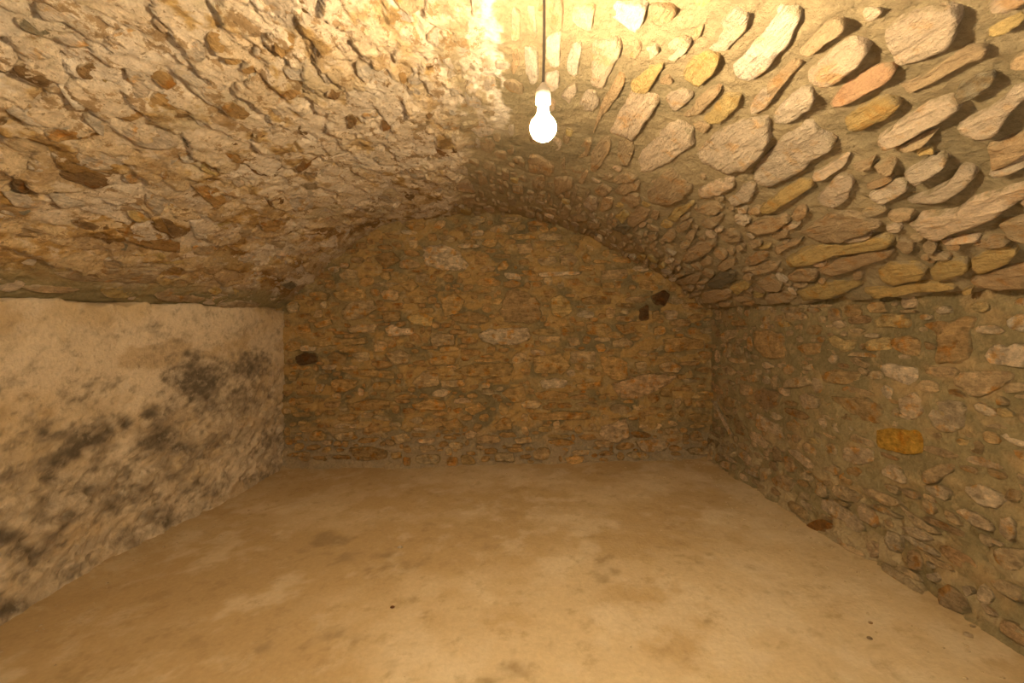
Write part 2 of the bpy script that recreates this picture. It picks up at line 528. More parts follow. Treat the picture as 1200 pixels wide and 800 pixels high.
# ------------------------------------------------------------------ right wall: pointed rubble
Zr2 = np.linspace(-0.10, ZS + 0.03, 118)
YL, ZL = np.meshgrid(Yr, Zr2, indexing='ij')
P, N = surf('right', YL, ZL)
q = np.stack([0 * YL, YL, ZL], -1)
h = 0.016 * fbm(q * np.array([1, 3.0, 4.0]), 3, 211) + 0.013 * fbm(q * np.array([1, 14, 20]), 4, 221, 0.65)
lowr = sstep(0.7, 0.1, ZL)
f1, f2, ca, cb, du, dv = voronoi2((YL + 0.05 * fbm(q * 6, 2, 225)) / 0.19, (ZL + 0.3 * YL * 0 + 0.04 * fbm(q * 7, 2, 226)) / 0.075, 8)
h = h + lowr * (0.018 * (ca - 0.5) - 0.014 * (1 - sstep(0.03, 0.2, f2 - f1)))
V = P + N * h[..., None]
mo = fbm(q * np.array([1, 4, 5]), 4, 231)
tint = lerp((0.29, 0.232, 0.118), (0.22, 0.178, 0.09), sstep(-0.2, 0.35, mo))
tint = lerp(tint, (0.42, 0.29, 0.14), 0.7 * sstep(0.1, 0.4, fbm(q * np.array([1, 7, 9]), 4, 241)))
tint = lerp(tint, np.array((0.45, 0.35, 0.20)) , (lowr * sstep(0.4, 0.7, ca))* 0.8)
wall_right = grid_obj('wall_right', V, tint, M_WALL)
tag(wall_right, 'side wall of roughly pointed rubble stone without plaster', 'wall', 'structure')

# ------------------------------------------------------------------ back wall
Xr = np.arange(-2.25, 2.0, 0.0125)
Zr3 = np.arange(-0.10, ZS + RISE + 0.12, 0.0125)
XB, ZB = np.meshgrid(Xr, Zr3, indexing='ij')
P, N = surf('back', XB, ZB)
q = np.stack([XB, 0 * XB, ZB], -1)
f1, f2, ca, cb, du, dv = voronoi2((XB + 0.05 * fbm(q * 6, 2, 305)) / 0.15, (ZB + 0.04 * fbm(q * 7, 2, 306)) / 0.075, 18)
h = 0.016 * fbm(q * np.array([3, 1, 4.0]), 3, 311) + 0.014 * fbm(q * np.array([15, 1, 22]), 4, 321, 0.65)
h = h + 0.014 * (ca - 0.5) - 0.012 * (1 - sstep(0.03, 0.2, f2 - f1)) - 0.004
V = P + N * h[..., None]
bt = lerp((0.32, 0.225, 0.095), (0.20, 0.155, 0.075), sstep(-0.25, 0.3, fbm(q * np.array([4, 1, 5]), 4, 331)))
bt = lerp(bt, (0.43, 0.265, 0.09), 0.8 * sstep(0.45, 0.75, ca + 0.5 * fbm(q * np.array([9, 1, 12]), 3, 341)))
bt = lerp(bt, (0.34, 0.265, 0.165), 0.75 * sstep(0.42, 0.12, ZB + 0.12 * fbm(q * np.array([5, 1, 5]), 3, 351)))
wall_back = grid_obj('wall_back', V, bt, M_WALL)
tag(wall_back, 'ochre rubble end wall closing the vault behind the bulb', 'wall', 'structure')

# ------------------------------------------------------------------ wall behind the camera (plain, with a doorway recess)
verts, faces = [], []
def quad(a, b, c, d):
    k = len(verts); verts.extend([a, b, c, d]); faces.append((k, k + 1, k + 2, k + 3))
yf = -1.08
for (x0, x1, z0, z1) in ((-2.3, -0.5, -0.1, 2.3), (0.5, 2.1, -0.1, 2.3), (-0.5, 0.5, 1.85, 2.3)):
    quad((x0, yf, z0), (x1, yf, z0), (x1, yf, z1), (x0, yf, z1))
quad((-0.5, yf, -0.1), (-0.5, yf - 0.4, -0.1), (-0.5, yf - 0.4, 1.85), (-0.5, yf, 1.85))
quad((0.5, yf, -0.1), (0.5, yf - 0.4, -0.1), (0.5, yf - 0.4, 1.85), (0.5, yf, 1.85))
quad((-0.5, yf, 1.85), (0.5, yf, 1.85), (0.5, yf - 0.4, 1.85), (-0.5, yf - 0.4, 1.85))
wf = mesh_obj('wall_front', verts, faces, M_WALL, smooth=False)
ca_ = wf.data.attributes.new('tint', 'FLOAT_COLOR', 'POINT')
ca_.data.foreach_set('color', np.tile(np.array([0.42, 0.31, 0.17, 1.0], np.float32), len(verts)))
tag(wf, 'mortared wall with an open doorway opposite the end wall', 'wall', 'structure')

# ------------------------------------------------------------------ floor
Xf = np.arange(-2.30, 2.05, 0.0135)
Yf = np.concatenate([np.linspace(-1.5, 0.9, 20, endpoint=False), np.arange(0.9, D + 0.06, 0.0135)])
XF, YF = np.meshgrid(Xf, Yf, indexing='ij')
q = np.stack([XF, YF, 0 * XF], -1)
Z = ZF(XF) + 0.010 * fbm(q * np.array([1.6, 1.6, 1]), 3, 411) + 0.0035 * fbm(q * np.array([9, 9, 1]), 4, 421)
dl, dr, db = XF - XL(YF), XR(YF) - XF, D - YF
Z = Z + 0.03 * np.exp(-np.maximum(dl, 0) / 0.09) + 0.03 * np.exp(-np.maximum(dr, 0) / 0.10) + 0.02 * np.exp(-np.maximum(db, 0) / 0.06)
V = np.stack([XF, YF, Z], -1)
FL = np.array((0.62, 0.495, 0.305))
n1 = fbm(q * np.array([1.6, 1.6, 1]), 5, 431, 0.6)
n2 = fbm(q * np.array([5, 5, 1]), 5, 441, 0.6)
tint = lerp(FL, (0.52, 0.385, 0.205), sstep(-0.15, 0.35, n1))
tint = lerp(tint, (0.68, 0.57, 0.385), 0.8 * sstep(0.0, 0.4, -n2 - 0.4 * n1))
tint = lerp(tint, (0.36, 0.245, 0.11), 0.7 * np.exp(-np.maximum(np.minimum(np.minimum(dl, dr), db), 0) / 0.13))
sx = VPX + V[..., 0] * FPX / np.maximum(V[..., 1], 0.2)
sy = VPY - (V[..., 2] - ZC) * FPX / np.maximum(V[..., 1], 0.2)
n3 = fbm(q * np.array([14, 14, 1]), 4, 451, 0.65)
DAMP = [(383, 632, 22, 7, .9), (405, 652, 26, 8, .6), (470, 662, 30, 7, .45), (445, 650, 22, 6, .4), (600, 790, 30, 16, .6), (705, 675, 14, 20, .5), (395, 740, 26, 12, .6),
        (350, 640, 18, 6, .4), (560, 640, 40, 5, .3), (690, 700, 30, 10, .35), (480, 700, 26, 14, .35), (742, 722, 20, 14, .3), (830, 728, 6, 4, .7), (905, 690, 30, 8, .3),
        (310, 760, 30, 8, .4), (640, 760, 20, 14, .3), (450, 775, 26, 10, .35), (800, 640, 40, 8, .2), (975, 640, 12, 10, .5), (1000, 740, 20, 10, .25), (250, 610, 20, 6, .25)]
dm = np.zeros(sx.shape)
for (mx, my, rx, ry, st) in DAMP:
    d2 = ((sx - mx) / rx) ** 2 + ((sy - my) / ry) ** 2
    dm = np.maximum(dm, st * np.exp(-0.6 * d2))
dfac = sstep(0.2, 0.75, dm + 0.6 * n3 * (dm > 0.05))
tint = lerp(tint, (0.30, 0.225, 0.125), 0.6 * dfac)
tint = lerp(tint, (0.36, 0.26, 0.13), 0.4 * sstep(0.34, 0.6, n3 + 0.3 * n2))
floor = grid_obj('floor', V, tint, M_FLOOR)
tag(floor, 'dusty bare concrete floor with damp brown stains', 'floor', 'structure')

# ------------------------------------------------------------------ stones read off the photograph: (origin x, origin y, magnification, outlines)
SC = {'w': (.78, .655, .49), 'c': (.69, .545, .375), 'p': (.60, .455, .30), 't': (.53, .385, .22), 'y': (.60, .435, .18), 'o': (.48, .295, .115),
      'b': (.29, .175, .075), 'd': (.15, .085, .035), 'g': (.27, .225, .145), 'r': (.62, .38, .21), 'k': (.36, .22, .11), 'W': (.70, .58, .43), 'O': (.60, .35, .06), 'u': (.34, .165, .045)}
RIGHT_VAULT = [
(0, 0, 1, """w 900,22 915,0 942,0 940,18 928,42 900,75 882,90 865,92 858,75 872,62 885,45
c 885,195 915,165 945,142 955,150 975,165 977,172 955,185 930,205 905,218 890,215 882,208"""),
(600, 0, 4, """c 290,0 400,0 385,70 380,115 300,110 280,90
w 480,0 640,0 610,85 575,108 465,75
t 640,10 700,0 790,10 770,60 680,105 640,100
c 1050,5 1125,30 1110,100 1010,210 960,235 915,215 950,130
y 870,230 920,225 985,240 975,290 880,390 810,365 805,325
c 725,190 800,150 850,170 830,210 770,262 720,255
t 850,130 910,85 890,150 855,180
c 625,210 690,185 700,205 640,275 615,265
t 545,175 605,165 620,200 590,250 540,245
c 385,170 510,150 525,190 490,260 430,385 370,370 380,260
y 560,370 640,285 720,270 700,310 640,410 565,410
t 690,365 740,335 765,370 700,395
c 715,450 800,395 860,430 770,510 745,505
t 810,510 930,405 985,395 960,440 880,520 800,545
y 890,560 1000,430 1085,425 1075,470 980,560 910,575
c 1115,490 1180,400 1230,400 1200,500 1130,520
c 560,420 640,430 700,450 640,540 570,640 450,625 500,530
t 505,315 540,345 500,420 400,570 380,620 420,470
c 320,470 350,400 400,400 415,460 370,510 325,500
w 280,190 330,160 335,190 310,310 270,320 260,270
c 230,440 260,380 310,350 310,400 270,470
w 165,140 235,130 230,270 180,280 160,240
w 60,190 125,195 130,330 90,375 65,310
w 160,320 220,300 230,360 190,405 150,390
c 0,0 45,20 40,150 15,165 0,150
c 70,0 110,0 125,130 90,155 65,90
t 0,200 30,190 40,260 10,320 0,310
t 500,665 560,650 580,690 550,760 510,765 490,710
c 590,730 720,590 780,560 840,600 860,660 760,740 640,800 580,790
c 860,710 980,610 1100,560 1200,545 1210,690 1080,780 980,785 900,755
t 840,590 870,570 940,575 905,625
t 370,790 440,660 460,640 465,680 420,760 390,800
t 320,680 350,640 380,650 360,720 300,740"""),
(900, 0, 4, """t 150,220 290,60 380,50 400,75 290,150 210,235 150,235
t 0,380 130,260 170,275 60,400 0,490
c 20,530 130,420 200,390 225,440 210,490 100,560 30,575
c 180,340 330,190 410,145 460,165 490,200 440,270 320,370 240,395 190,380
c 440,15 510,0 560,10 510,60 470,60
c 560,130 660,50 740,30 790,10 900,0 930,60 910,110 870,190 760,240 625,295 560,210
r 285,490 350,400 470,320 600,290 610,310 570,360 420,440 310,500
y 335,580 440,500 550,450 640,480 560,550 430,610 370,610
t 600,405 700,370 800,300 950,190 1040,200 1030,240 900,300 760,380 650,440
y 1030,130 1100,90 1200,30 1230,60 1120,130 1040,155
g 870,450 900,390 990,350 1080,340 1060,390 980,440 900,470
c 515,660 640,560 760,480 860,460 910,490 850,540 730,600 640,650 550,695
t 605,695 700,650 800,610 740,670 640,708
c 875,600 960,555 1090,480 1150,420 1240,390 1220,450 1130,530 1090,610 1010,645 920,630
t 1030,690 1100,660 1230,620 1240,700 1090,790 1050,800
y 690,705 770,705 780,725 700,735
t 1140,290 1180,250 1240,240 1230,290 1150,305
t 390,775 450,765 500,745 480,790 410,800"""),
(700, 170, 4, """t 235,200 310,120 350,105 410,150 455,190 400,240 330,275 250,250
c 470,205 560,160 640,140 655,175 590,215 480,248
c 605,260 650,230 690,175 735,170 755,205 720,250 640,285
t 75,220 120,170 205,155 200,185 130,220
t 60,165 120,120 200,130 180,150 90,175
t 140,330 190,280 255,295 230,340 180,370 150,360
t 250,330 265,295 295,305 285,345
y 330,340 360,300 430,265 455,270 410,310 370,350
t 450,310 520,270 560,265 595,290 560,320 500,325
t 480,365 520,345 580,325 590,340 545,385 500,385
c 635,340 690,330 720,355 690,375 640,365
c 650,300 690,290 705,310 665,320
t 690,385 780,345 880,330 910,350 860,385 760,420 700,410
y 765,290 840,230 940,170 1000,165 1020,185 940,235 830,300 780,320
c 1005,140 1070,110 1160,50 1185,45 1160,100 1060,160 1015,165
c 1030,250 1090,180 1130,145 1180,145 1200,180 1180,250 1110,290 1050,280
t 910,330 940,290 980,285 985,325 950,350
t 800,420 870,400 900,405 890,430 830,445
t 570,420 620,400 665,420 670,450 610,458 575,440
t 400,530 430,480 500,450 550,440 560,460 520,500 420,540
t 560,570 600,535 640,530 650,555 600,580
t 690,550 710,520 790,510 800,525 740,560
t 640,480 670,470 690,485 660,500
t 820,490 870,470 960,440 950,460 880,490 840,512
t 370,385 410,350 455,345 430,385 380,402
t 300,435 345,385 375,420 350,445
t 410,430 440,395 465,400 450,445
g 520,640 580,590 650,590 640,620 590,660 530,665
y 620,660 700,630 720,660 660,690
t 740,640 810,615 870,650 860,680 800,680
t 790,700 870,690 940,715 890,735 800,740
t 350,645 450,600 490,605 470,640 380,655
t 670,590 760,560 850,555 850,580 760,600
t 240,410 280,400 290,420 250,440
t 480,540 510,520 540,545 500,560
t 490,690 560,670 640,690 600,720 500,735
t 700,460 760,440 775,465 720,485"""),
(900, 170, 4, """t 140,405 230,360 330,315 450,345 515,370 500,395 390,430 270,460 200,435
c 465,240 520,210 600,165 650,165 660,200 600,245 530,275 490,265
t 490,100 560,80 600,90 590,125 530,135
c 630,135 700,105 800,50 845,60 840,90 760,140 700,180 660,160
c 645,260 760,220 850,180 890,115 950,115 970,155 940,190 840,250 720,275
c 665,370 720,330 880,320 940,260 1100,215 1230,180 1230,240 1130,290 1090,320 960,370 800,430 740,420
t 1080,370 1220,330 1240,440 1140,430 1100,390
c 1040,110 1100,80 1220,50 1220,90 1080,140 1045,140
c 1030,10 1120,0 1220,-10 1210,40 1080,70 1040,50
t 230,580 330,540 480,500 600,495 560,530 400,580 290,610
y 60,545 160,500 250,470 380,470 550,420 580,470 420,500 300,515 200,555 100,565
t 595,480 620,440 680,460 690,490 650,515
t 720,470 770,440 800,470 780,500 730,490
y 505,600 560,560 680,560 750,580 720,620 600,650 530,645
y 755,590 820,530 930,530 955,580 880,610 780,630
y 955,520 1050,480 1150,470 1175,500 1120,550 1000,595 965,570
t 80,620 140,580 230,590 220,630 120,640
t 395,600 430,595 445,620 405,632
t 940,630 1020,595 1130,570 1230,560 1230,650 1100,660 1000,650
y 130,680 240,650 430,640 430,660 310,705 170,715
y 430,680 560,670 700,650 850,650 900,665 700,685 500,710
t 610,730 700,700 800,700 810,730 720,750 640,745
t 860,715 910,705 915,725 880,732
y 910,680 960,665 960,685 920,695
t 0,680 70,690 140,710 60,740 0,745
t 0,610 50,620 80,660 0,660"""),
(620, 140, 5, """t 145,340 260,330 260,380 190,420 155,440
t 20,340 90,320 100,370 60,415 20,400
t 0,200 60,190 150,260 130,320 40,310 0,300
t 290,350 330,290 355,290 330,350 305,370
t 365,190 420,110 480,100 470,150 410,240 370,280
t 260,170 330,110 380,120 360,170 310,205 280,210
p 320,480 350,440 400,450 410,500 370,530 330,510
t 240,500 270,380 290,400 260,490
t 380,400 440,370 490,400 440,440 390,430
t 400,340 450,310 500,320 460,350
t 535,470 570,420 650,430 655,480 600,505
t 415,520 440,440 500,450 490,500 430,530
g 490,640 540,600 610,610 580,650
t 340,600 420,590 420,625 350,640
t 240,560 330,540 350,580 260,590
t 190,530 215,490 250,510 235,560 195,565
t 190,220 215,215 215,285 195,280
y 500,560 560,520 600,540 560,590"""),
(400, 140, 5, """p 660,380 740,350 790,420 770,430 680,420
t 700,450 770,450 790,490 720,500
t 800,330 850,310 860,370 810,400
t 940,280 985,290 980,350 945,340
t 1000,380 1060,370 1070,420 1010,430
t 730,220 800,230 810,255 740,250"""),
]
LEFT_VAULT = [
(0, 0, 5, """W 320,190 400,150 540,180 540,250 430,270 340,230
W 380,110 480,100 620,130 610,200 560,200 480,140
g 70,90 150,60 320,180 310,210 190,170 100,120
W 620,200 700,160 800,180 800,240 690,260
W 700,330 800,300 900,350 860,420 740,440
o 860,410 910,380 970,410 1040,480 960,490 900,450
W 720,450 800,410 910,500 860,550 780,540
o 840,580 920,520 1040,520 1160,590 1080,600 1000,630 870,620
b 1010,630 1060,600 1130,615 1100,670 1020,660
o 680,650 740,620 850,630 830,680 720,690
W 330,480 400,460 500,520 490,610 410,600
W 480,670 540,630 610,700 590,770 520,720
b 60,360 130,340 250,380 300,430 270,500 160,450 80,410
W 80,260 160,230 320,290 340,330 220,330 120,300
b 430,390 520,350 580,370 560,440 470,430
y 570,400 640,390 680,430 600,470
o 240,740 320,720 420,740 540,740 570,770 450,800 280,790
W 680,740 800,710 960,760 1060,800 1000,850 800,840
W 0,610 120,580 330,640 480,720 340,730 160,700
W 1060,200 1110,160 1190,240 1200,330 1130,340 1070,280
p 880,100 940,80 1010,150 1030,190 940,160
W 850,0 960,0 1000,60 960,110 880,50
W 180,0 420,0 560,40 620,110 450,90 320,100 210,60"""),
(200, 0, 5, """W 50,210 90,190 180,260 210,330 130,340 60,280
o 190,190 260,150 330,230 300,270 230,250
o 290,290 340,270 400,310 430,345 370,350 310,330
o 400,365 450,350 530,370 520,400 440,395
W 340,70 420,40 510,80 520,160 430,140
o 600,180 680,150 740,170 720,250 640,300 600,250
o 280,600 350,580 430,610 510,655 430,700 340,660
W 640,370 760,350 850,420 800,450 680,420
W 860,380 960,350 1040,420 1000,470 900,460
o 600,490 700,470 780,520 700,560 620,530
W 1080,340 1160,340 1200,400 1150,460 1090,410
b 900,510 960,480 1010,520 970,560
W 820,590 950,560 1060,600 1000,650 860,640
W 0,400 110,410 340,470 320,520 120,480"""),
(400, 0, 5, """b 250,440 300,435 355,480 330,520 290,510
b 460,350 530,345 580,390 500,400
W 590,310 650,290 690,350 650,390
o 330,400 370,390 400,450 360,450
b 490,640 520,630 550,660 510,680
b 20,660 60,640 100,700 40,730
b 230,690 280,670 300,730 240,740
W 500,160 570,120 620,200 580,250 510,220
W 380,430 440,400 500,450 450,480"""),
(0, 100, 5, """W 670,230 760,200 880,200 1060,300 1070,350 940,350 800,320
b 300,470 390,430 520,470 660,520 670,560 560,590 440,540 340,510
o 770,420 840,395 890,430 840,460
o 920,490 1000,465 1070,490 1050,540 950,530
W 830,620 900,570 1000,560 990,660 900,730 840,680
y 730,720 800,720 880,770 800,780 740,750
b 60,520 160,500 210,560 140,620 80,590
W 260,620 340,570 500,580 600,610 480,700 340,690
W 140,460 240,420 350,420 370,490 250,490
t 700,510 800,490 870,540 760,560
g 1040,270 1090,260 1170,340 1160,370 1090,350"""),
(200, 100, 5, """o 300,370 360,340 480,380 500,420 430,450 350,430
b 345,330 380,310 440,320 430,336
y 160,460 220,430 300,490 270,515 190,490
o 110,570 180,560 290,610 330,670 250,700 180,640
b 550,640 610,610 670,650 650,690 570,695
b 720,470 790,420 870,420 860,440 780,490 740,505
b 470,265 520,255 575,275 540,290
b 740,220 780,240 830,260 790,290 750,270
W 560,230 620,190 650,250 600,270
W 660,640 760,620 860,660 820,710 720,720"""),
(0, 200, 5, """o 620,265 740,270 900,330 950,370 1040,400 1030,450 880,430 750,400 660,330
b 930,240 1000,200 1090,250 1090,340 980,360
W 1110,330 1160,300 1200,310 1200,380 1130,370
t 310,590 430,550 680,560 930,590 880,640 650,640 400,630
y 570,680 700,660 790,690 740,735 600,725
t 870,690 980,670 1110,710 1060,745 920,740
b 400,280 500,245 620,250 630,320 560,350 440,310
g 600,410 700,400 745,420 720,445 620,435
b 560,370 620,350 690,385 620,410
t 60,460 200,430 350,460 340,510 180,500
t 590,520 680,510 700,540 610,550
y 740,470 900,450 1080,480 1080,530 900,520
g 70,210 130,200 180,220 120,245
t 380,380 470,360 540,390 480,420
t 100,670 200,650 350,660 460,680 400,700 200,690
W 0,110 80,120 260,150 250,210 60,190"""),
(200, 200, 5, """w 110,340 170,300 230,320 220,370 170,380
t 390,340 440,310 500,330 480,360 410,370
o 500,280 600,270 690,310 640,350 530,340
y 250,290 320,270 385,290 340,330 270,310
t 320,430 400,390 440,430 390,465
t 540,390 600,380 670,420 640,450 570,420
t 250,780 400,755 530,770 500,790 300,800
t 0,700 110,720 205,735 130,760 0,740
t 660,590 760,590 820,600 740,630
g 640,660 700,640 740,660 690,690
y 200,690 270,670 300,690 250,715
y 360,690 400,680 395,710 365,715
t 100,430 200,410 290,430 240,470 130,465
t 800,540 860,530 920,560 860,600 820,580"""),
]
BACK_WALL = [
(320, 240, 4.28, """c 750,215 850,195 930,230 990,310 960,330 850,330 760,300
t 820,170 880,150 930,165 900,190
o 180,440 240,430 280,450 270,480 200,480
o 300,440 380,410 470,420 460,470 340,490
t 340,540 390,485 500,475 520,520 450,570 360,580
b 540,540 640,530 640,580 560,590
t 330,350 370,320 430,330 420,370 350,375
o 100,610 180,590 190,640 120,650
o 200,595 290,570 300,600 220,620
o 210,690 280,660 360,670 340,700 230,710
o 345,670 470,665 470,695 350,705
c 560,620 600,600 640,620 710,615 700,650 580,660
t 780,660 830,640 910,650 910,700 800,710
c 1030,650 1080,620 1180,630 1198,690 1100,700 1040,680
o 840,470 900,440 960,480 940,540 860,560
o 650,470 720,455 780,460 770,490 660,495
y 670,560 740,540 810,560 790,610 700,600
t 370,620 430,600 520,600 510,640 390,640
b 880,560 1000,530 1090,565 1070,600 920,590
o 640,400 700,370 730,410 680,440
b 500,260 600,230 640,280 560,320"""),
(320, 390, 4.28, """d 110,120 160,95 220,105 220,150 150,165 115,155
b 270,120 300,90 370,115 360,150 290,160
t 390,100 480,95 490,135 430,145
t 560,100 640,80 690,110 680,150 600,160
o 770,130 850,110 920,120 915,155 790,165
o 290,240 330,230 430,235 420,270 350,300 300,290
o 320,190 460,180 600,190 600,230 480,220
t 690,250 760,190 830,200 830,260 720,280
t 835,240 960,230 970,265 850,275
o 900,190 1000,155 1198,150 1198,215 1000,220
o 690,360 800,325 870,340 870,385 740,395
o 110,330 200,315 205,350 130,360
o 360,360 490,330 590,340 580,380 420,390
t 680,440 730,415 760,440 720,460
o 960,380 1040,345 1070,380 1000,415
o 1100,460 1160,420 1198,430 1198,480 1130,490
o 840,450 920,425 960,470 880,490
o 1140,300 1198,270 1198,340
c 700,475 780,470 790,485 710,490
p 960,510 990,485 1025,500 1010,530 970,530
t 590,520 660,500 700,540 620,555
b 380,575 500,570 580,590 570,630 420,640
t 300,510 400,490 430,530 330,540
o 590,600 640,595 650,625 600,630
t 730,570 800,560 820,585 750,600"""),
(580, 240, 4.28, """k 20,540 60,430 120,420 220,470 230,560 200,595 60,590
y 280,470 330,450 380,480 390,540 330,570 280,550
c 220,340 330,335 440,335 430,350 230,362
c 40,340 120,345 135,375 60,370
t 210,150 270,140 345,150 340,175 230,180
t 320,250 380,240 420,275 390,310 330,300
t 210,270 300,255 320,290 230,310
t 100,200 180,190 200,240 120,250
o 530,395 590,385 600,415 540,420
t 530,330 660,320 665,370 540,375
b 430,470 500,455 580,460 580,500 450,500
d 725,520 770,500 775,580 725,585
d 780,460 850,425 880,450 850,510 800,500
b 785,540 820,525 830,560 790,575
o 460,600 560,590 590,630 550,660 460,650
o 320,610 400,605 400,640 330,640
c 0,620 170,615 180,670 120,700 0,700
t 590,680 650,660 700,690 680,720 590,710
t 220,660 330,655 330,690 230,690
o 840,670 960,660 1050,680 1040,720 860,740
t 360,670 420,665 430,700 380,710
b 600,600 690,600 720,640 640,650
t 370,735 500,730 510,790 380,790"""),
(580, 390, 4.28, """o 190,120 330,100 380,160 340,210 200,200
t 370,100 490,95 510,140 400,160
o 530,120 610,110 670,150 660,230 590,235 540,190
t 700,150 760,140 760,180 720,200
t 820,160 880,140 940,170 920,200 840,195
r 580,260 690,215 810,200 910,215 870,260 720,330 620,330
c 220,240 300,225 370,240 350,275 240,280
o 400,260 530,240 540,265 430,290
o 60,280 150,265 160,340 80,345
o 200,300 280,285 380,305 330,340 210,330
o 0,440 70,400 130,430 90,490 0,480
p 525,470 600,450 660,420 675,520 600,550 530,520
p 700,540 800,530 875,550 850,590 740,595
t 90,530 180,520 190,550 110,555
o 180,405 330,390 480,400 470,430 200,440
t 840,480 910,470 930,500 860,510
t 0,600 90,600 100,640 0,640
t 0,150 90,130 110,190 40,235 0,220"""),
]
RIGHT_WALL = [
(960, 340, 5, """y 330,180 400,135 520,140 545,190 530,225 420,215 340,215
c 690,115 750,90 785,100 770,135 700,140
y 890,90 940,60 1000,60 1010,110 960,135 910,115
y 50,290 90,260 160,290 240,285 200,345 150,360 80,330
y 275,320 300,290 420,270 430,350 290,355
o 435,290 520,260 600,290 600,390 520,380 440,340
w 370,440 420,420 480,440 570,450 580,520 540,560 440,520 390,490
o 620,200 680,185 800,180 820,150 910,160 900,220 880,400 820,430 700,420 710,330 690,240
w 1110,180 1160,140 1230,140 1230,250 1130,220
w 970,390 1020,320 1060,310 1100,340 1160,310 1230,320 1230,460 1120,440 1000,430
t 800,520 850,480 1000,470 1140,480 1150,510 1050,580 960,630 880,620 850,570 800,560
c 920,670 950,655 1040,700 1050,740 990,740 930,700
y 1050,690 1100,685 1150,720 1140,750 1060,745
t 1045,640 1080,620 1120,650 1110,675 1050,672
t 1080,580 1130,540 1220,540 1220,590 1100,605
c 55,405 85,375 120,385 115,425 80,435
t 180,400 230,390 300,430 280,460 210,435
o 20,500 100,460 240,480 240,540 130,555 40,540
c 365,580 400,550 440,580 430,640 390,630
o 60,620 180,630 280,620 360,670 385,720 360,790 250,760 150,690
p 650,740 680,660 760,640 860,660 865,800 760,840 690,820
p 480,640 560,590 620,640 620,720 560,755 500,720
t 430,700 470,680 480,750 440,740
b 620,300 660,310 690,330 680,355 630,345
t 180,230 240,220 280,230 250,255 190,250
p 90,190 130,170 160,210 110,230
o 150,120 200,100 260,110 250,150 170,155
t 0,150 50,150 40,190 0,190
t 480,115 570,115 580,132 490,132"""),
(960, 480, 5, """c 370,350 420,310 480,340 520,400 510,440 420,400 370,380
t 610,370 700,320 800,310 800,360 740,390 700,430 620,430
c 860,450 960,430 1060,490 1095,530 1050,575 960,560 880,500
c 810,590 850,570 950,610 1040,680 1030,720 940,690 880,650
y 815,180 850,165 890,185 880,215 830,210
c 1075,150 1120,130 1220,160 1220,230 1130,190
p 150,220 250,210 330,240 320,300 230,330 150,290
o 170,340 230,330 270,360 240,395 180,385
t 30,340 100,320 140,350 110,390 50,380
p 80,90 140,60 210,110 190,145 100,130
c 0,50 45,45 55,100 20,125 0,110
t 610,530 650,520 700,580 680,620 630,600
t 740,580 800,600 860,690 760,640
o 1010,340 1080,360 1120,400 1060,410 1010,380
t 980,90 1060,80 1130,110 1060,120
t 670,140 720,130 740,170 690,170
p 1070,640 1140,620 1170,700 1150,770 1070,730
t 480,560 560,610 740,730 690,730 560,660
t 380,430 470,450 480,500 420,480
p 620,450 720,440 780,480 760,540 680,500"""),
(820, 340, 5, """o 320,240 420,230 500,260 510,340 500,400 400,400 330,340
t 365,170 400,140 420,150 420,200 380,205
y 460,190 510,175 550,210 480,220
t 660,160 700,135 750,150 740,185 680,190
t 120,270 170,230 230,225 220,270 150,310
t 190,340 220,310 255,330 250,380 205,380
o 570,330 620,310 720,310 710,370 620,385
c 360,430 400,415 460,450 380,460
t 490,460 530,430 570,460 540,495 500,490
t 610,450 660,425 695,445 680,470 620,465
t 490,530 560,510 640,500 670,550 600,570 490,570
t 130,450 180,440 225,480 200,500 150,480
k 330,590 380,570 470,600 465,680 400,700 340,660
t 280,500 330,490 350,530 290,540
o 140,640 180,620 220,640 215,690 150,680
o 240,680 300,660 325,690 300,710
p 580,620 640,600 710,640 700,690 610,700"""),
(820, 460, 5, """p 335,180 350,120 400,150 490,200 500,270 430,240 350,215
p 290,250 310,220 360,240 420,300 400,330 330,290
c 635,165 690,140 750,150 750,215 710,205 660,180
o 515,180 560,150 600,190 560,230 520,215
c 530,335 570,330 640,380 700,440 650,450 560,375
y 630,260 690,265 710,300 650,300
y 720,440 790,415 850,450 820,500 750,490
t 520,240 540,250 540,290 525,290
p 780,200 830,170 900,190 920,240 850,250 790,220
t 440,500 520,480 580,520 560,580 480,560
p 240,360 280,340 330,390 340,440 280,400
t 380,440 430,440 430,500 400,530
u 700,780 730,750 780,740 830,775 840,800 760,815"""),
(960, 600, 5, """t 440,290 500,320 620,400 700,470 720,510 640,480 540,400 460,340
p 690,370 740,350 770,390 750,415 710,400
t 1040,220 1110,205 1220,220 1220,340 1120,340 1060,290
t 1030,400 1100,390 1220,450 1220,530 1100,470
p 890,440 930,430 960,470 930,500
t 160,130 240,190 330,230 360,270 260,230 190,180
t 640,240 720,270 800,310 830,350 760,330 680,280
p 480,80 600,90 700,160 640,170 540,130
c 990,520 1080,570 1120,620 1060,600"""),
(0, 0, 1, """p 836,470 839,470 861,509 857,510"""),
]

# ------------------------------------------------------------------ stone builder
def chaikin(p):
    a = np.roll(p, -1, 0)
    return np.stack([p * 0.92 + a * 0.08, p * 0.08 + a * 0.92], 1).reshape(-1, 2)

def resample(p, n):
    q = np.concatenate([p, p[:1]], 0)
    L = np.concatenate([[0], np.cumsum(np.hypot(*np.diff(q, axis=0).T))])
    t = np.linspace(0, L[-1], n, endpoint=False)
    return np.stack([np.interp(t, L, q[:, 0]), np.interp(t, L, q[:, 1])], -1)

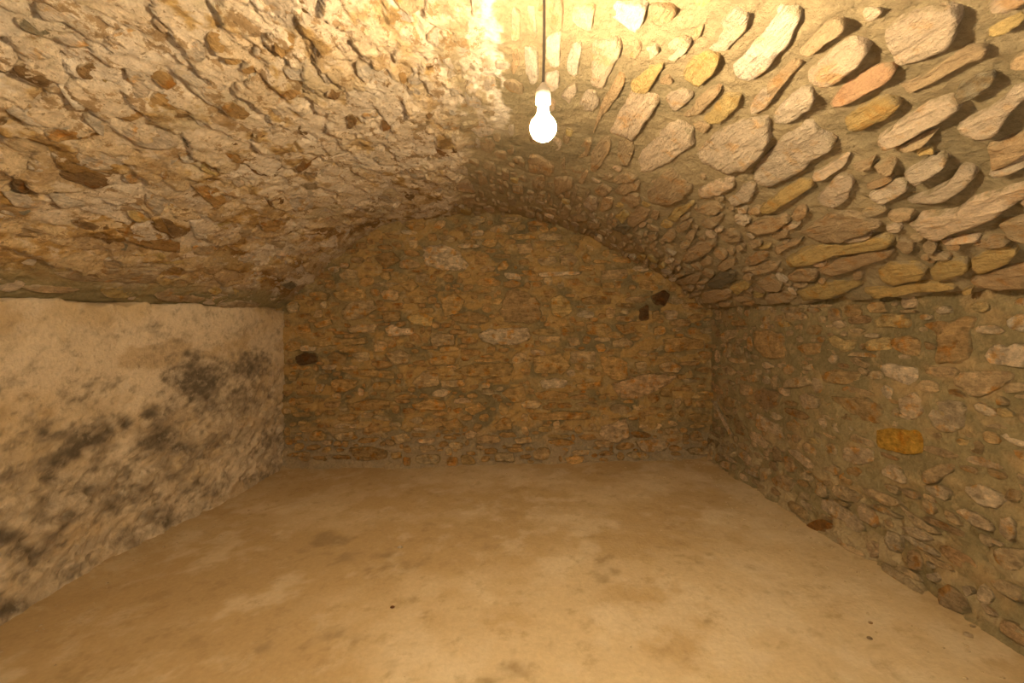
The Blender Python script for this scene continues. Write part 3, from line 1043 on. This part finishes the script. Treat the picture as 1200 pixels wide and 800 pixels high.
def stone_mesh(surface, poly, height, tilt, seed, rough=0.006, lift=None, rings=None):
    """a stone set into a surface: outline in surface metres, rounded shoulder, uneven face"""
    p = chaikin(np.asarray(poly, float))
    per = np.hypot(*np.diff(np.concatenate([p, p[:1]]), axis=0).T).sum()
    n = int(np.clip(per / 0.019, 11, 44))
    p = resample(p, n)
    c = p.mean(0)
    d = p - c
    q = np.stack([p[:, 0] * 22 + seed, p[:, 1] * 22, p[:, 0] * 0 + seed * 0.37], -1)
    jit = 0.12 * fbm(q, 2, 5) + 0.06 * fbm(q * 2.7, 2, 6)
    d = d * (1 + jit)[:, None]
    R = rings or ((1.05, -1.0, 1.0), (1.0, 0.45, 0.95), (0.965, 0.86, 0.75), (0.82, 1.0, 0.35), (0.55, 1.02, 0.0), (0.25, 1.02, 0.0))
    uv, hh, ed = [], [], []
    ext = np.abs(d).max(0) + 1e-6
    for (k, f, e) in R:
        pts = c + d * k
        uv.append(pts)
        lean = 1 + tilt[0] * (pts[:, 0] - c[0]) / ext[0] + tilt[1] * (pts[:, 1] - c[1]) / ext[1]
        hh.append(np.where(f > 0, f * height * np.clip(lean, -0.6, 2.4), -0.03 - height * 0.6))
        ed.append(np.full(n, e))
    uv.append(c[None]); hh.append(np.array([1.03 * height])); ed.append(np.zeros(1))
    uv = np.concatenate(uv); hh = np.concatenate(hh); ed = np.concatenate(ed)
    P, N = surf(surface, uv[:, 0], uv[:, 1])
    if surface == 'vault':
        hh = hh + vault_big(uv[:, 0], uv[:, 1])
    nz = fbm(P * 15 + seed * 3.1, 3, 9) * rough * 1.3 + fbm(P * np.array([44, 16, 48]) + seed, 2, 19) * rough
    nz[:n] = 0
    V = P + N * (hh + nz)[:, None]
    F = []
    m = len(R)
    for r in range(m - 1):
        for i in range(n):
            j = (i + 1) % n
            F.append((r * n + i, r * n + j, (r + 1) * n + j, (r + 1) * n + i))
    for i in range(n):
        F.append(((m - 1) * n + i, (m - 1) * n + (i + 1) % n, m * n))
    # consistent orientation: faces look along the inward normal
    a, b, c3 = V[F[-1][0]], V[F[-1][1]], V[F[-1][2]]
    if np.dot(np.cross(b - a, c3 - a), N[-1]) < 0:
        F = [tuple(reversed(f)) for f in F]
    return V, F, ed

CELL = 0.0125
class Occ:
    """which parts of a surface already carry a stone"""
    def __init__(self, a0, a1, b0, b1):
        self.a0, self.b0 = a0, b0
        self.g = np.zeros((int((a1 - a0) / CELL) + 2, int((b1 - b0) / CELL) + 2), bool)
    def cells(self, poly):
        p = np.asarray(poly)
        lo = np.floor((p.min(0) - (self.a0, self.b0)) / CELL).astype(int)
        hi = np.ceil((p.max(0) - (self.a0, self.b0)) / CELL).astype(int) + 1
        lo = np.maximum(lo, 0); hi = np.minimum(hi, self.g.shape)
        if (hi <= lo).any(): return np.zeros(0, int), np.zeros(0, int)
        ii, jj = np.meshgrid(np.arange(lo[0], hi[0]), np.arange(lo[1], hi[1]), indexing='ij')
        x = self.a0 + (ii + 0.5) * CELL; y = self.b0 + (jj + 0.5) * CELL
        ins = np.zeros(x.shape, bool)
        for k in range(len(p)):
            x1, y1 = p[k]; x2, y2 = p[(k + 1) % len(p)]
            if y1 == y2: continue
            cond = ((y1 > y) != (y2 > y)) & (x < (x2 - x1) * (y - y1) / (y2 - y1) + x1)
            ins ^= cond
        return ii[ins], jj[ins]
    def frac(self, poly):
        i, j = self.cells(poly)
        return 1.0 if len(i) == 0 else self.g[i, j].mean()
    def mark(self, poly):
        i, j = self.cells(poly)
        self.g[i, j] = True

def jcol(col, amt=0.10):
    f = 1 + random.uniform(-amt, amt)
    w = random.uniform(-amt, amt) * 0.35
    return (min(col[0] * f * (1 + w), .9), min(col[1] * f, .9), min(col[2] * f * (1 - w), .9))

PULL = {'back': ((0.60, 0.405, 0.155), 0.38), 'right': ((0.55, 0.42, 0.23), 0.38)}     # walls cut from one bed: stones closer in colour
def scol(code, surface):
    c = SC[code]
    if surface in PULL and code not in 'du':
        t, k = PULL[surface]
        c = tuple(a * (1 - k) + b * k for a, b in zip(c, t))
    return c

def parse(blocks):
    for ox, oy, k, txt in blocks:
        for line in txt.strip().split('\n'):
            a = line.split()
            yield a[0], np.array([[float(t) for t in w.split(',')] for w in a[1:]]) / k + np.array([ox, oy])

def traced(blocks, surface, occ, parent, name, mat, hfun, tfun, rough, ref=None):
    out = []
    items = []
    for code, px in parse(blocks):
        uv = np.array([unproject(surface, x, y) for x, y in px])
        area = 0.5 * abs(np.dot(uv[:, 0], np.roll(uv[:, 1], -1)) - np.dot(uv[:, 1], np.roll(uv[:, 0], -1)))
        items.append((area, code, uv))
    for k, (area, code, uv) in enumerate(items):
        if occ.frac(uv) > 0.42: continue
        occ.mark(uv)
        h = hfun(area, code, uv)
        V, F, ed = stone_mesh(surface, uv, h, tfun(uv), random.uniform(0, 90), rough)
        o = mesh_obj(name, V, F, mat, parent, attr=ed, color=jcol(scol(code, surface)))
        out.append(o)
    return out

def filler(surface, occ, parent, name, mat, rng_a, rng_b, tries, la, lb, cols, hrange, tilt, maxobj, minpx, maxfrac=0.04, rough=0.004, cond=None, stuff_name=None, grow=1.25):
    """small stones packed between the others; those too small or off the picture are joined into one part"""
    made, SV, SF, SE = 0, [], [], []
    off = 0
    for t in range(tries):
        a = random.uniform(*rng_a); b = random.uniform(*rng_b)
        k = 1 - 0.6 * t / tries
        wa = random.uniform(*la) * k; wb = random.uniform(*lb) * k
        if cond and not cond(a, b): continue
        n = random.randint(6, 8)
        ph = random.uniform(0, 6.28)
        sk = random.uniform(-0.35, 0.35)
        poly = []
        for i in range(n):
            g = ph + i * 6.2832 / n + random.uniform(-0.22, 0.22)
            r = random.uniform(0.82, 1.12)
            cx, cy = math.cos(g), math.sin(g)
            cx = math.copysign(abs(cx) ** 0.75, cx); cy = math.copysign(abs(cy) ** 0.75, cy)
            poly.append((a + wa * r * cx + sk * wa * cy * 0.6, b + wb * r * cy))
        poly = np.array(poly)
        big = (poly - poly.mean(0)) * grow + poly.mean(0)
        if occ.frac(big) > maxfrac: continue
        occ.mark((poly - poly.mean(0)) * 1.06 + poly.mean(0))
        P, N = surf(surface, poly[:, 0], poly[:, 1])
        if P[:, 1].min() < 0.35: continue
        pr = np.array([project(p) for p in P])
        ext = np.ptp(pr, axis=0)
        inframe = (pr[:, 0].max() > 0) and (pr[:, 0].min() < 1200) and (pr[:, 1].max() > 0) and (pr[:, 1].min() < 800)
        code = random.choice(cols)
        h = random.uniform(*hrange)
        big_enough = inframe and max(ext) >= minpx and min(ext) >= minpx * 0.4 and made < maxobj
        if big_enough:
            V, F, ed = stone_mesh(surface, poly, h, tilt(poly), random.uniform(0, 90), rough)
            mesh_obj(name, V, F, mat, parent, attr=ed, color=jcol(scol(code, surface), 0.18))
            made += 1
        else:
            V, F, ed = stone_mesh(surface, poly, h, tilt(poly), random.uniform(0, 90), rough,
                                  rings=((1.05, -0.9, 1.0), (1.0, 0.3, 0.8), (0.85, 0.95, 0.3), (0.45, 1.05, 0.0)))
            SV.append(V); SF += [tuple(i + off for i in f) for f in F]; SE.append(ed); off += len(V)
    if SV:
        o = mesh_obj(stuff_name or 'rubble', np.concatenate(SV), SF, mat, parent, attr=np.concatenate(SE), color=SC[cols[0]])
        o['kind'] = 'stuff'
    return made

# ---- vault
occ = Occ(0, ARC, -0.2, D + 0.1)
Tmid = float(T_of(0.0))
def h_right(area, code, uv):
    c = uv.mean(0)
    near = 1 - 0.35 * min(max((c[1] - 1.3) / 2.0, 0), 1)
    return (0.006 + 0.016 * min(math.sqrt(area) / 0.3, 1)) * near * random.uniform(0.75, 1.2)
def t_right(uv):                      # stones stand proud on the side away from the crown
    return (random.uniform(0.7, 1.25), random.uniform(-0.45, 0.25))
def t_left(uv):
    if uv[:, 0].mean() < 0.36:
        return (-random.uniform(0.1, 0.4), random.uniform(-0.3, 0.3))
    return (-random.uniform(0.8, 1.5), random.uniform(-0.6, 0.6))
n1 = traced(RIGHT_VAULT, 'vault', occ, ceiling, 'stone', M_STONE, h_right, t_right, 0.008)
n2 = traced(LEFT_VAULT, 'vault', occ, ceiling, 'limewashed_stone', M_LIME, lambda a, c, uv: (0.007 + 0.010 * min(math.sqrt(a) / 0.3, 1) + (0.008 if uv[:, 0].mean() < 0.36 else 0)) * random.uniform(0.7, 1.2), t_left, 0.008)
def is_right(T, y):
    return float(vault_pt(np.float64(T), np.float64(y))[0]) > float(crown_x(np.float64(y))) + 0.05
def fill_right(T, y):
    dense = max(min((y - 1.9) / 1.2, 1), min((T - ARC + 0.75) / 0.5, 1))
    return is_right(T, y) and random.random() < 0.06 + 0.8 * max(dense, 0)
m1 = filler('vault', occ, ceiling, 'stone', M_STONE, (Tmid - 0.4, ARC - 0.03), (0.4, D - 0.03), 5200, (0.015, 0.055), (0.03, 0.12), 'ttctctyp', (0.002, 0.010), t_right, 150, 9, 0.0, cond=fill_right, grow=1.3)
m2 = filler('vault', occ, ceiling, 'limewashed_stone', M_LIME, (0.03, Tmid + 0.2), (0.4, D - 0.03), 3000, (0.018, 0.07), (0.04, 0.17), 'WWWWWtWtb', (0.001, 0.007), t_left, 170, 9, 0.02, cond=lambda T, y: not is_right(T, y), stuff_name='limewashed_rubble', grow=1.1)

# ---- back wall
occ = Occ(-2.2, 1.9, -0.1, 2.3)
def arch_ok(x, z):
    y = D
    q_ = (x - (float(XL(y)) + float(XR(y))) / 2) / ((float(XR(y)) - float(XL(y))) / 2)
    if abs(q_) > 0.985: return False
    return z < ZS + RISE * float(zn(q_, y)) - 0.03 and z > float(ZF(x)) + 0.03
tb = lambda uv: (random.uniform(-0.5, 0.5), random.uniform(-0.6, 0.6))
b1 = traced(BACK_WALL, 'back', occ, wall_back, 'stone', M_BSTONE, lambda a, c, uv: (0.010 + 0.010 * min(math.sqrt(a) / 0.2, 1)) * random.uniform(0.7, 1.2) * (0.5 if c == 'd' else 1), tb, 0.007)
b2 = filler('back', occ, wall_back, 'stone', M_BSTONE, (-1.92, 1.68), (0.02, 2.1), 6000, (0.03, 0.12), (0.018, 0.055), 'oottoktbpto', (0.003, 0.016), tb, 190, 8, 0.0, cond=arch_ok, grow=1.12, rough=0.007)

# ---- right wall
occ = Occ(-0.2, D + 0.1, -0.1, ZS + 0.1)
b3 = traced(RIGHT_WALL, 'right', occ, wall_right, 'stone', M_RSTONE, lambda a, c, uv: (0.009 + 0.008 * min(math.sqrt(a) / 0.25, 1)) * random.uniform(0.7, 1.2), tb, 0.006)
# the one squared ochre brick
bpx = np.array([[1029, 504], [1040, 502], [1080, 503], [1080, 530], [1072, 533], [1038, 527], [1030, 523]], float)
uv = np.array([unproject('right', x, y) for x, y in bpx])
occ.mark(uv)
V, F, ed = stone_mesh('right', uv, 0.014, (0, 0), 3.0, 0.002, rings=((1.03, -0.9, .3), (1.0, 0.5, .2), (0.97, 0.95, .1), (0.7, 1, 0), (0.3, 1, 0)))
br = mesh_obj('brick', V, F, M_RSTONE, wall_right, attr=ed * 0.3, color=SC['O'])
br['label'] = 'squared ochre brick among the rubble'
b4 = filler('right', occ, wall_right, 'stone', M_RSTONE, (0.5, D - 0.02), (0.05, ZS - 0.02), 5200, (0.035, 0.16), (0.018, 0.065), 'ttoptktptb', (0.002, 0.011), tb, 170, 9, 0.0, grow=1.14, cond=lambda a, b: b > float(ZF(XR(np.float64(a)))) + 0.05)
print('STONES', len(n1), len(n2), m1, m2, len(b1), b2, len(b3), b4)

# ------------------------------------------------------------------ hanging lamp
def tube(path, rad, n=10, cap=True):
    path = [Vector(p) for p in path]
    V, F = [], []
    for i, p in enumerate(path):
        d = (path[min(i + 1, len(path) - 1)] - path[max(i - 1, 0)]).normalized()
        a = d.orthogonal().normalized() if i == 0 else (a_prev - d * a_prev.dot(d)).normalized()
        a_prev = a
        b = d.cross(a)
        r = rad[i] if isinstance(rad, (list, tuple)) else rad
        for k in range(n):
            t = 2 * math.pi * k / n
            V.append(p + (a * math.cos(t) + b * math.sin(t)) * r)
    for i in range(len(path) - 1):
        for k in range(n):
            j = (k + 1) % n
            F.append((i * n + k, i * n + j, (i + 1) * n + j, (i + 1) * n + k))
    if cap:
        F.append(tuple(range(n - 1, -1, -1)))
        F.append(tuple(range((len(path) - 1) * n, len(path) * n)))
    return V, F

def lathe(prof, n=28):
    V, F = [], []
    prof = [(r * LS, z * LS) for r, z in prof]
    for r, z in prof:
        for k in range(n):
            t = 2 * math.pi * k / n
            V.append((r * math.cos(t), r * math.sin(t), z))
    for i in range(len(prof) - 1):
        for k in range(n):
            j = (k + 1) % n
            F.append((i * n + k, i * n + j, (i + 1) * n + j, (i + 1) * n + k))
    return V, F

def plain(name, col, rough=0.5, metal=0.0):
    m, nt, bs = base_mat(name, rough)
    geo = nn(nt, 'ShaderNodeNewGeometry').outputs['Position']
    n = noise_node(nt, geo, 120, 3)
    nt.links.new(value_color(nt, (lambda c: (lambda r: (setattr(r.outputs[0], 'default_value', (c[0], c[1], c[2], 1)), r.outputs[0])[1])(nn(nt, 'ShaderNodeRGB')))(col), n, 0.9, 1.1), bs.inputs['Base Color'])
    bs.inputs['Metallic'].default_value = metal
    return m

SB = 3.75
YB = D / SB
bulb_px = (636.5, 150.0)
bx = (bulb_px[0] - VPX) * U / SB
bz = ZC + (VPY - bulb_px[1]) * U / SB
lamp = bpy.data.objects.new('hanging_lamp', None)
COL.objects.link(lamp)
lamp.location = (bx, YB, bz)
LS = 0.86
tag(lamp, 'bare glowing light bulb hanging on a thin cable from the vault', 'lamp')
M_CABLE = plain('grey_cable', (0.20, 0.17, 0.13), 0.6)
M_HOLDER = plain('pale_lampholder', (0.62, 0.56, 0.46), 0.5)
M_BRASS = plain('bulb_cap', (0.62, 0.55, 0.42), 0.35, 0.9)
M_IRON = plain('rusty_iron', (0.16, 0.09, 0.045), 0.8, 0.3)
mb = bpy.data.materials.new('lit_bulb_glass')
mb.use_nodes = True
nt = mb.node_tree
nt.nodes.remove(nt.nodes['Principled BSDF'])
em = nn(nt, 'ShaderNodeEmission')
em.inputs[0].default_value = (*LAMP_COLOR, 1)
em.inputs[1].default_value = LAMP_STRENGTH
nt.links.new(em.outputs[0], nt.nodes['Material Output'].inputs['Surface'])
# globe with a neck, about 68 mm across
prof = []
for k in range(0, 15):
    t = math.pi * k / 18
    prof.append((max(0.034 * math.sin(t), 0.0006), -0.034 * math.cos(t)))
prof += [(0.0165, 0.034), (0.0142, 0.044), (0.0135, 0.052)]
V, F = lathe(prof)
bulb = mesh_obj('bulb', V, F, mb, lamp)
V, F = lathe([(0.0136, 0.050), (0.0136, 0.058), (0.0128, 0.060), (0.0138, 0.063), (0.0128, 0.066), (0.0138, 0.069), (0.010, 0.074)])
mesh_obj('screw_cap', V, F, M_BRASS, bulb)
V, F = lathe([(0.0005, 0.116), (0.006, 0.115), (0.009, 0.110), (0.013, 0.104), (0.0185, 0.098), (0.0195, 0.088), (0.0195, 0.068), (0.0182, 0.062), (0.0150, 0.062)])
mesh_obj('lampholder', V, F, M_HOLDER, lamp)
# cable up to a hook in the crown
T0 = float(T_of((bx - (float(XL(YB)) + float(XR(YB))) / 2) / ((float(XR(YB)) - float(XL(YB))) / 2)))
ztop = float(vault_pt(np.float64(T0), np.float64(YB))[2]) + 0.01
path = []
for k in range(25):
    t = k / 24
    path.append((0.004 * math.sin(t * 3.0) - 0.003 * t, 0.002 * math.sin(t * 5), 0.096 + (ztop - bz - 0.096) * t))
V, F = tube(path, 0.0032, 8)
mesh_obj('cable', V, F, M_CABLE, lamp)
zt = ztop - bz
hook = [(-0.010, 0, zt + 0.02), (-0.010, 0, zt - 0.02)] + [(-0.010 + 0.012 * (1 - math.cos(a)), 0, zt - 0.02 - 0.012 * math.sin(a)) for a in np.linspace(0.3, 3.6, 9)]
V, F = tube(hook, 0.0035, 8)
mesh_obj('hook', V, F, M_IRON, lamp)

# ------------------------------------------------------------------ crumbs on the floor
def pebble(r, seed, flat=0.55):
    V, F = [], []
    rs = np.random.RandomState(seed)
    ring = 7
    prof = [(0.55, -0.9), (1.0, -0.2), (0.85, 0.5), (0.45, 0.95)]
    for rr, zz in prof:
        for k in range(ring):
            t = 6.2832 * k / ring
            j = rs.uniform(0.75, 1.2)
            V.append((r * rr * j * math.cos(t) * 1.25, r * rr * j * math.sin(t), r * flat * (zz + 0.5 + rs.uniform(-.1, .1))))
    for i in range(3):
        for k in range(ring):
            j = (k + 1) % ring
            F.append((i * ring + k, i * ring + j, (i + 1) * ring + j, (i + 1) * ring + k))
    F.append(tuple(range(ring - 1, -1, -1)))
    F.append(tuple(range(3 * ring, 4 * ring)))
    return V, F

def floor_px(x, y):
    xr, zr = (x - VPX) * U, (VPY - y) * U
    lo, hi = 0.6, 6.0
    for _ in range(40):
        s = (lo + hi) / 2
        if ZC + zr / s < float(ZF(xr / s)): lo = s
        else: hi = s
    return xr / hi, D / hi
def floor_z(x, y):
    q = np.array([[x, y, 0.0]])
    z = ZF(x) + 0.010 * fbm(q * np.array([1.6, 1.6, 1]), 3, 411)[0] + 0.0035 * fbm(q * np.array([9, 9, 1]), 4, 421)[0]
    dl, dr, db = x - float(XL(np.float64(y))), float(XR(np.float64(y))) - x, D - y
    return z + 0.03 * math.exp(-max(dl, 0) / 0.09) + 0.03 * math.exp(-max(dr, 0) / 0.10) + 0.02 * math.exp(-max(db, 0) / 0.06)
for (px_, py_, r, col, lab) in (
        (469, 641, 0.012, (.78, .68, .50), 'pale white plaster crumb beside the dark damp patch on the floor'),
        (460, 711, 0.008, (.30, .13, .045), 'reddish brown chip lying alone on the open floor'),
        (1134, 748, 0.012, (.60, .47, .29), 'tan pebble at the foot of the rubble side wall'),
        (1140, 740, 0.008, (.60, .48, .30), 'small pale pebble just behind the tan one by the rubble side wall'),
        (1019, 748, 0.008, (.45, .33, .19), 'brown crumb on the floor some way out from the rubble side wall'),
        (1020, 731, 0.007, (.45, .33, .19), 'flat brown chip behind the other crumb out from the rubble side wall')):
    x, y = floor_px(px_, py_)
    V, F = pebble(r, int(px_))
    o = mesh_obj('stone_crumb', V, F, M_RSTONE, color=col, smooth=True)
    o.location = (x, y, floor_z(x, y) + 0.001)
    tag(o, lab, 'crumb', None, 'loose crumbs on the floor')
SV, SF, off = [], [], 0
for k in range(300):
    e = random.random()
    y = random.uniform(1.2, D - 0.04)
    if e < 0.3: x = float(XL(np.float64(y))) + abs(random.gauss(0.05, 0.10)) + 0.09
    elif e < 0.6: x = float(XR(np.float64(y))) - abs(random.gauss(0.06, 0.10)) - 0.12
    elif e < 0.8: x = random.uniform(-1.85, 1.6); y = D - 0.11 - abs(random.gauss(0, 0.12))
    else: x = random.uniform(-1.8, 1.6)
    V, F = pebble(random.uniform(0.002, 0.006) * (1.2 if e < 0.8 else 0.7), k)
    z = floor_z(x, y)
    a = random.uniform(0, 6.28); ca2, sa2 = math.cos(a), math.sin(a)
    SV += [(x + v[0] * ca2 - v[1] * sa2, y + v[0] * sa2 + v[1] * ca2, z + v[2]) for v in V]
    SF += [tuple(i + off for i in f) for f in F]; off += len(V)
M_GRIT = plain('floor_grit', (0.48, 0.37, 0.22), 0.9)
grit = mesh_obj('grit', SV, SF, M_GRIT, color=(.42, .31, .18))
tag(grit, 'fine stone grit strewn on the floor, thickest along the walls', 'grit', 'stuff')
